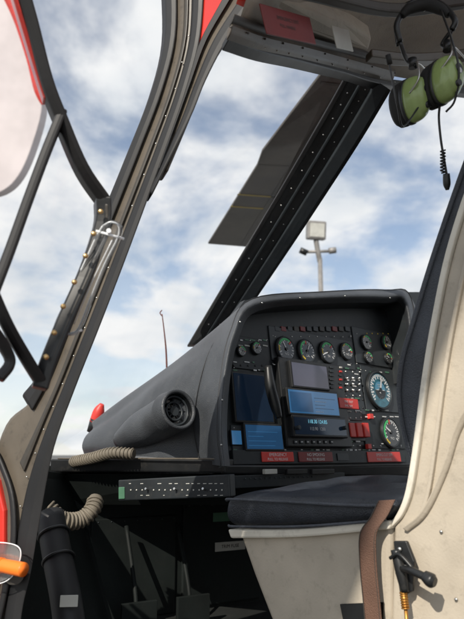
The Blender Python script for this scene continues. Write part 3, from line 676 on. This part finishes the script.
def cushion(name, c8, m):
    k = 14; vs = {}; bm = bmesh.new()
    def P(u, v, w):
        a = c8[0].lerp(c8[1], u).lerp(c8[3].lerp(c8[2], u), v); b = c8[4].lerp(c8[5], u).lerp(c8[7].lerp(c8[6], u), v)
        return a.lerp(b, w)
    def vert(i, j, l):
        key = (i, j, l)
        if key not in vs:
            x, y, z = 2 * i / k - 1, 2 * j / k - 1, 2 * l / 6 - 1
            zz = z * (1 - .30 * (abs(x) ** 8 + abs(y) ** 8) / 2)
            xx = x * (1 - .045 * abs(z) ** 3); yy = y * (1 - .045 * abs(z) ** 3)
            p = P((xx + 1) / 2, (yy + 1) / 2, (zz + 1) / 2)
            if z > .9:
                e = max(0, 1 - max(abs(x), abs(y)) ** 4)
                p = p + ZZ * (.006 * math.sin(x * 9 + y * 3) * math.sin(y * 7 + x * 2) * e - .010 * math.exp(-(x * x + y * y) * 2.5))
                for q in (-.5, 0, .5): p = p - ZZ * .008 * e * math.exp(-((x - q) * 9) ** 2)
                for q in (-.4, .4): p = p - ZZ * .007 * e * math.exp(-((y - q) * 9) ** 2)
            elif abs(z) < .9:
                p = p + V((A45, -A45, 0)) * (.003 * math.sin(x * 13 + z * 4) * (1 if abs(y) > .9 else 0))
            vs[key] = bm.verts.new(p)
        return vs[key]
    for i in range(k):
        for j in range(k):
            for l in (0, 6):
                bm.faces.new([vert(i, j, l), vert(i + 1, j, l), vert(i + 1, j + 1, l), vert(i, j + 1, l)])
    for i in range(k):
        for l in range(6):
            for j in (0, k):
                bm.faces.new([vert(i, j, l), vert(i + 1, j, l), vert(i + 1, j, l + 1), vert(i, j, l + 1)])
                bm.faces.new([vert(j, i, l), vert(j, i + 1, l), vert(j, i + 1, l + 1), vert(j, i, l + 1)])
    bmesh.ops.recalc_face_normals(bm, faces=bm.faces)
    me = bpy.data.meshes.new(name); bm.to_mesh(me); bm.free(); me.materials.append(m)
    for p in me.polygons: p.use_smooth = True
    o = bpy.data.objects.new(name, me); scene.collection.objects.link(o); o.parent = seat
    s = o.modifiers.new('u', 'SUBSURF'); s.levels = 2; s.render_levels = 2
    return o
f_t, a_t, f_b, a_b = S_(226, 492, -.01), S_(402, 496, -.01), S_(229, 531, -.01), S_(392, 522, -.01)
w = STB * .46
cushion('seat_cushion', [f_b, a_b, a_b + w, f_b + w, f_t, a_t, a_t + w + ZZ * .033, f_t + w + ZZ * .033], FAB)
tube('piping_top', [S_(230, 500, -.010), S_(237, 499, -.014), S_(300, 502, -.014), S_(360, 505, -.014), S_(395, 505, -.013)], .0030, FAB2, seat, seg=8)
tube('piping_bottom', [S_(232, 525, -.010), S_(240, 526, -.014), S_(300, 526, -.014), S_(360, 522, -.014), S_(390, 519, -.013)], .0026, FAB2, seat, seg=8)
pan = [(234, 530), (300, 529), (390, 521), (390, 660), (283, 660), (270, 622), (252, 575), (240, 540)]
prism('seat_base', [S_(a, b, .004) for a, b in pan], STB * .42, CREAM, seat, bevel=.010, bseg=4)
ribbon('base_rim', [S_(230, 529, -.008), S_(300, 529, -.008), S_(392, 520, -.008)], [S_(233, 538, -.008), S_(300, 537, -.008), S_(392, 529, -.008)], .45, CREAML, seat, ext=STB, bevel=.004)
BR = mat('brass_cable', (.45, .22, .05), .4, metal=.8)
tube('lever_bracket', [S_(402, 548, -.02), S_(408, 570, -.02), S_(412, 590, -.02)], [.008, .010, .007], BLK, seat, seg=12)
prism('lever_plate', [S_(a, b, -.01) for a, b in [(399, 540), (412, 540), (420, 560), (418, 590), (406, 596), (402, 570)]], -STB * .008, BLK, seat, bevel=.002)
tube('lever_arm', [S_(412, 566, -.03), S_(428, 568, -.045), S_(446, 575, -.05)], [.005, .006, .006], BLK, seat, seg=12)
tube('lever_knob', [S_(440, 571, -.05), S_(447, 576, -.05), S_(451, 578, -.05)], [.008, .011, .007], BLK, seat, seg=14)
tube('lever_link', [S_(400, 556, -.03), S_(410, 552, -.034), S_(424, 566, -.034)], .003, BLK, seat, seg=8)
tube('lever_spring', [S_(410, 590, -.02), S_(412, 606, -.02)], .0055, BR, seat, n=1)
for i in range(7): ring('spring_turn', S_(410, 591, -.02).lerp(S_(412, 606, -.02), i / 6), S_(412, 606) - S_(410, 591), .0056, .0012, BR, seat, seg=14, s2=6)
tube('lever_rod', [S_(412, 604, -.02), S_(416, 650, -.02)], .003, BR, seat, n=1)
dots('lever_bolts', [(S_(406, 548, -.02), .004), (S_(413, 566, -.024), .005), (S_(411, 586, -.02), .004), (S_(440, 532, .004), .003), (S_(455, 600, .004), .003)], STEEL, seat, ax=-STB)
prism('base_slot', [S_(a, b, .002) for a, b in [(340, 604), (384, 602), (384, 622), (344, 624)]], -STB * .003, DIAL, seat, bevel=.001)
seat2 = empty('pilot_seat')
profile_pad('back_cushion', [S_(a, b, .75) for a, b in bk], .42, FAB2, parent=seat2)
prism('seat_base', [S_(a, b, .75) for a, b in pan], STB * .42, CREAM, seat2, bevel=.01)
prism('seat_cushion', [S_(a, b, .75) for a, b in [(228, 497), (400, 500), (392, 520), (232, 529)]], STB * .42, FAB, seat2, bevel=.02, bseg=4)
belt = empty('seat_belt')
cl = [(392, 500, -.016), (386, 516, -.022), (377, 532, -.026), (376, 560, -.024), (379, 600, -.022), (384, 660, -.02)]
ribbon('webbing', [S_(a - 9, b, i) for a, b, i in cl], [S_(a + 9, b - 1, i - .003) for a, b, i in cl], .0025, STRAP, belt, ext=STB, bevel=.0008, n=6)
for s_ in (-7.5, 7.5):
    tube('stitching', [S_(a + s_, b, i - .0025) for a, b, i in cl], .0007, TAUPED, belt, seg=6)

# ================================================================= headset
hs = empty('headset')
def cup(a, b, d, rot, sx, sz, shell_dir):
    c = W(a, b, d); ax = V(shell_dir).normalized(); upv = (ZZ + RX * rot); upv = (upv - ax * upv.dot(ax)).normalized(); sd = ax.cross(upv)
    def body(name, prof, m):
        vs = []; fs = []; seg = 28
        for (h, k) in prof:
            for i in range(seg):
                q = 2 * math.pi * i / seg
                vs.append(c + ax * h + sd * sx * k * math.cos(q) + upv * sz * k * math.sin(q) * (1 - .08 * math.sin(q)))
        for l in range(len(prof) - 1):
            for i in range(seg): fs.append((l * seg + i, l * seg + (i + 1) % seg, (l + 1) * seg + (i + 1) % seg, (l + 1) * seg + i))
        fs += [tuple(range(seg)), tuple(range((len(prof) - 1) * seg, len(prof) * seg))]
        mk(name, vs, fs, m, hs, smooth=True)
    body('ear_cup', [(.0, 1), (.010, 1.02), (.020, .98), (.027, .90), (.029, .80), (.033, .78), (.037, .62), (.040, .3)], GREEN)
    body('ear_cup_ring', [(-.004, .98), (-.004, 1.05), (.003, 1.05), (.003, .98)], BLK)
    body('ear_pad', [(-.030, .6), (-.031, .88), (-.024, 1.0), (-.012, 1.03), (-.004, .96)], FOAM)
    cyl('cup_screw', c + ax * .038, ax, .005, .004, STEEL, hs, seg=12)
    cyl('cup_badge', c + ax * .0385 + upv * sz * .12, ax, .009, .002, BLK, hs, seg=20)
    cyl('volume_knob', c + ax * .028 - upv * sz * .55, ax, .006, .014, BLK, hs, seg=12)
    return c, ax, upv
cA, axA, uA = cup(410, 100, 1.13, -.15, .025, .041, (.55, -.82, -.1))
cB, axB, uB = cup(441, 81, 1.10, .12, .027, .043, (.50, -.85, -.05))
def yoke(c, ax, u, top):
    s = ax.cross(u)
    tube('yoke_wire', [c + s * .024 + ax * .02, c + s * .022 + ax * .04 + u * .02, c + u * .055 + ax * .03 + s * .01, c + u * .06 + ax * .02, c + u * .055 + ax * .025 - s * .01, c - s * .022 + ax * .04 + u * .02, c - s * .024 + ax * .02], .0018, STEEL, hs, seg=8)
    tube('yoke_stem', [c + u * .055 + ax * .02, c + u * .075, top], .004, BLK, hs, seg=10)
    cyl('yoke_block', c + u * .055 + ax * .012, u, .008, .018, BLK, hs, seg=14)
tA, tB = W(400, 42, 1.13), W(452, 30, 1.10)
yoke(cA, axA, uA, tA); yoke(cB, axB, uB, tB)
for k, r in ((0, .0055), (1, .004)):
    tube('headband_%d' % k, [tA + V((.0, k * .012, 0)), W(397, 24, 1.13), W(408, 8 - k * 3, 1.14), W(426, 2 - k * 3, 1.14), W(444, 8 - k * 3, 1.12), W(455, 20, 1.10), tB + V((0, k * .012, 0))], r, BLK, hs, seg=12)
tube('headband_pad', [W(402, 16, 1.13), W(410, 9, 1.13), W(426, 5, 1.13), W(440, 9, 1.12), W(449, 15, 1.11)], [.006, .010, .011, .010, .006], FOAM, hs, seg=14)
tube('mic_boom', [cA + axA * .03 - uA * .01, W(404, 126, 1.08), W(398, 108, 1.05), W(392, 78, 1.05), W(389, 62, 1.05)], .0016, BLK, hs, seg=8)
tube('mic', [W(390, 64, 1.05), W(388, 55, 1.05)], [.0045, .0045], FOAM, hs, n=1)
tube('cord_upper', [cB - uB * .042, W(439, 118, 1.1), W(441, 140, 1.1), W(444, 158, 1.1), W(447, 176, 1.1)], .0022, BLK, hs, seg=8)
tube('cord_loop', [W(441, 10, 1.11), W(452, 40, 1.07), W(459, 70, 1.06), W(455, 100, 1.07), W(446, 112, 1.08)], .002, BLK, hs, seg=8)
tube('plug', [W(446.5, 174, 1.1), W(447, 184, 1.1), W(447.5, 190, 1.1)], [.006, .0065, .003], BLK, hs, seg=12)
tube('hook', [W(424, -20, 1.16), W(428, -4, 1.15), W(430, 6, 1.14), W(424, 10, 1.13)], .003, STEEL, hs, seg=8)
rr = [W(443 + 2.5 * math.cos(i * 1.4), 150 + i * .7, 1.1 + .004 * math.sin(i * 1.4)) for i in range(34)]
tube('coiled_cord', rr, .0014, BLK, hs, seg=6, n=2)

# ================================================================= floodlight / camera pole outside
pl = empty('camera_pole'); pd = 14
base = W(320, 300, pd)
tube('pole', [V((base.x, base.y, 0)), W(320, 258, pd)], [.08, .05], LAMPM, pl, n=1, seg=14)
hc = W(316, 231, pd)
hp = Plane(hc, V((1, .2, 0)), V((0, -.2, 1)))
rect('lamp_head', hp, -.22, -.2, .22, .22, .18, LAMPM, pl, h0=-.09, bevel=.03)
rect('lamp_glass', hp, -.17, -.15, .17, .16, .01, LABEL, pl, h0=.092, bevel=.01)
tube('bracket', [W(316, 240, pd), W(318, 252, pd), W(320, 262, pd)], .06, LAMPM, pl, seg=10)
tube('crossarm', [W(303, 252, pd), W(334, 251, pd)], .035, LAMPM, pl, n=1, seg=10)
tube('camera_body', [W(300, 250, pd), W(307, 253, pd)], .07, BLK, pl, n=1, seg=12)
tube('camera_body_2', [W(329, 251, pd), W(336, 250, pd)], .07, LAMPM, pl, n=1, seg=12)

# ================================================================= added helicopter; its fin stands in for red-white haze in door glass
haze_heli = empty('helicopter')
nb = 9.0
def closed(pts, n=5): return crom([W(a, b, nb) for a, b in pts] , n)
haze_outline = [(-60, 230), (-30, 200), (0, 192), (18, 176), (32, 145), (42, 104), (36, 60), (26, 20), (10, -30), (-20, -60), (-55, -20), (-60, 100), (-60, 228)]
prism('haze_fin', closed(haze_outline), V((.05, .12, 0)), WHITE, haze_heli, bevel=.03, bseg=2)  # pale haze in the door glass, built as a white fin
prism('haze_fin_red', closed([(-20, -62), (10, -32), (27, 18), (37, 60), (43, 104), (34, 92), (26, 60), (12, 18), (-6, -20), (-19, -58)]), V((.05, -.04, 0)), RED, haze_heli, bevel=.01)  # red part of the same haze, built as a fin edge
tb = W(-50, 240, nb)  # boom, cabin and gear only carry the added fin
tube('tail_boom', [tb + V((.3, 0, 0)), tb + V((-2, .5, -.1)), tb + V((-6, 1.5, -.3))], [.22, .35, .7], WHITE, haze_heli, seg=20)
fc = tb + V((-8, 2, -1.2))
tube('cabin', [fc + V((2.6, -.6, .8)), fc + V((1.2, -.3, .2)), fc, fc + V((-2, .5, -.1)), fc + V((-3.2, .8, -.6))], [.5, 1.3, 1.6, 1.4, .4], WHITE, haze_heli, seg=24)
tube('mast', [fc + V((0, 0, 1)), fc + V((0, 0, 2.4))], .14, STEEL, haze_heli, n=1)
for q in range(4):
    d = V((math.cos(q * 1.571 + .6), math.sin(q * 1.571 + .6), 0)); s = d.cross(ZZ) * .2; c = fc + V((0, 0, 2.4))
    prism('blade_%d' % q, [c + s, c + d * 4.0 + s, c + d * 4.0 - s, c - s], ZZ * .04, GREYB, haze_heli, bevel=.01)
for s in (-1, 1):
    p = fc + V((.2, s * 1.2, 0)); tube('gear_leg', [p, V((p.x, p.y, .3))], .1, STEEL, haze_heli, n=1); cyl('wheel', V((p.x, p.y - .12, .32)), (0, 1, 0), .32, .24, SEAL, haze_heli)
p = fc + V((-2.4, .6, 0)); tube('nose_leg', [p, V((p.x, p.y, .3))], .1, STEEL, haze_heli, n=1); cyl('nose_wheel', V((p.x, p.y - .12, .3)), (0, 1, 0), .3, .24, SEAL, haze_heli)

# ================================================================= sky and sun
SUN_EL = math.radians(36)
sd = V((-.44, -.90, 0)).normalized()
tosun = V((sd.x * math.cos(SUN_EL), sd.y * math.cos(SUN_EL), math.sin(SUN_EL)))
w_ = bpy.data.worlds.new('World'); scene.world = w_; w_.use_nodes = True
nt = w_.node_tree; N = nt.nodes; L = nt.links; bg = N['Background']
sky = N.new('ShaderNodeTexSky'); sky.sky_type = 'NISHITA'; sky.sun_disc = False; sky.sun_elevation = SUN_EL
sky.sun_rotation = math.atan2(sd.x, sd.y); sky.air_density = 1.0; sky.dust_density = .6
tc = N.new('ShaderNodeTexCoord'); sx = N.new('ShaderNodeSeparateXYZ'); L.new(tc.outputs['Generated'], sx.inputs[0])
ad = N.new('ShaderNodeMath'); ad.operation = 'ADD'; ad.inputs[1].default_value = .35; L.new(sx.outputs[2], ad.inputs[0])
mxm = N.new('ShaderNodeMath'); mxm.operation = 'MAXIMUM'; mxm.inputs[1].default_value = .05; L.new(ad.outputs[0], mxm.inputs[0])
dx = N.new('ShaderNodeMath'); dx.operation = 'DIVIDE'; L.new(sx.outputs[0], dx.inputs[0]); L.new(mxm.outputs[0], dx.inputs[1])
dy = N.new('ShaderNodeMath'); dy.operation = 'DIVIDE'; L.new(sx.outputs[1], dy.inputs[0]); L.new(mxm.outputs[0], dy.inputs[1])
cb = N.new('ShaderNodeCombineXYZ'); L.new(dx.outputs[0], cb.inputs[0]); L.new(dy.outputs[0], cb.inputs[1])
nz = N.new('ShaderNodeTexNoise'); nz.inputs['Scale'].default_value = 2.2; nz.inputs['Detail'].default_value = 6; nz.inputs['Roughness'].default_value = .56; nz.inputs['Distortion'].default_value = .2
L.new(cb.outputs[0], nz.inputs['Vector'])
rp = N.new('ShaderNodeMapRange'); rp.interpolation_type = 'SMOOTHSTEP'; rp.inputs[1].default_value = .38; rp.inputs[2].default_value = .57; rp.inputs[3].default_value = .14; rp.inputs[4].default_value = 1
L.new(nz.outputs['Fac'], rp.inputs[0])
hz = N.new('ShaderNodeMapRange'); hz.inputs[1].default_value = .0; hz.inputs[2].default_value = .42; hz.inputs[3].default_value = .75; hz.inputs[4].default_value = 0
L.new(sx.outputs[2], hz.inputs[0])
mx2 = N.new('ShaderNodeMath'); mx2.operation = 'MAXIMUM'; L.new(rp.outputs[0], mx2.inputs[0]); L.new(hz.outputs[0], mx2.inputs[1])
n2 = N.new('ShaderNodeTexNoise'); n2.inputs['Scale'].default_value = 3.2; n2.inputs['Detail'].default_value = 3; L.new(cb.outputs[0], n2.inputs['Vector'])
cc = N.new('ShaderNodeMix'); cc.data_type = 'RGBA'; cc.inputs[6].default_value = (5.4, 5.8, 6.2, 1); cc.inputs[7].default_value = (7.3, 7.35, 7.35, 1)
r2 = N.new('ShaderNodeMapRange'); r2.inputs[1].default_value = .34; r2.inputs[2].default_value = .55; L.new(n2.outputs['Fac'], r2.inputs[0]); L.new(r2.outputs[0], cc.inputs[0])
mm = N.new('ShaderNodeMix'); mm.data_type = 'RGBA'; L.new(mx2.outputs[0], mm.inputs[0]); L.new(sky.outputs[0], mm.inputs[6]); L.new(cc.outputs[2], mm.inputs[7])
L.new(mm.outputs[2], bg.inputs[0]); bg.inputs[1].default_value = .13
sl = bpy.data.lights.new('sun', 'SUN'); sl.energy = 5.0; sl.angle = math.radians(.5); sl.color = (1, .93, .82)
so = bpy.data.objects.new('sun', sl); scene.collection.objects.link(so); so.rotation_euler = tosun.to_track_quat('Z', 'Y').to_euler()
scene.view_settings.view_transform = 'Standard'; scene.view_settings.look = 'None'; scene.view_settings.exposure = 0

cam = bpy.data.cameras.new('camera'); co = bpy.data.objects.new('camera', cam); scene.collection.objects.link(co)
cam.sensor_fit = 'VERTICAL'; cam.sensor_height = 36; cam.lens = 36 * F / 619.0; cam.clip_start = .02; cam.clip_end = 12000
cam.dof.use_dof = True; cam.dof.focus_distance = 1.45; cam.dof.aperture_fstop = 6.3
co.location = EYE; co.rotation_euler = (math.radians(90) + PITCH, 0, 0)
scene.camera = co
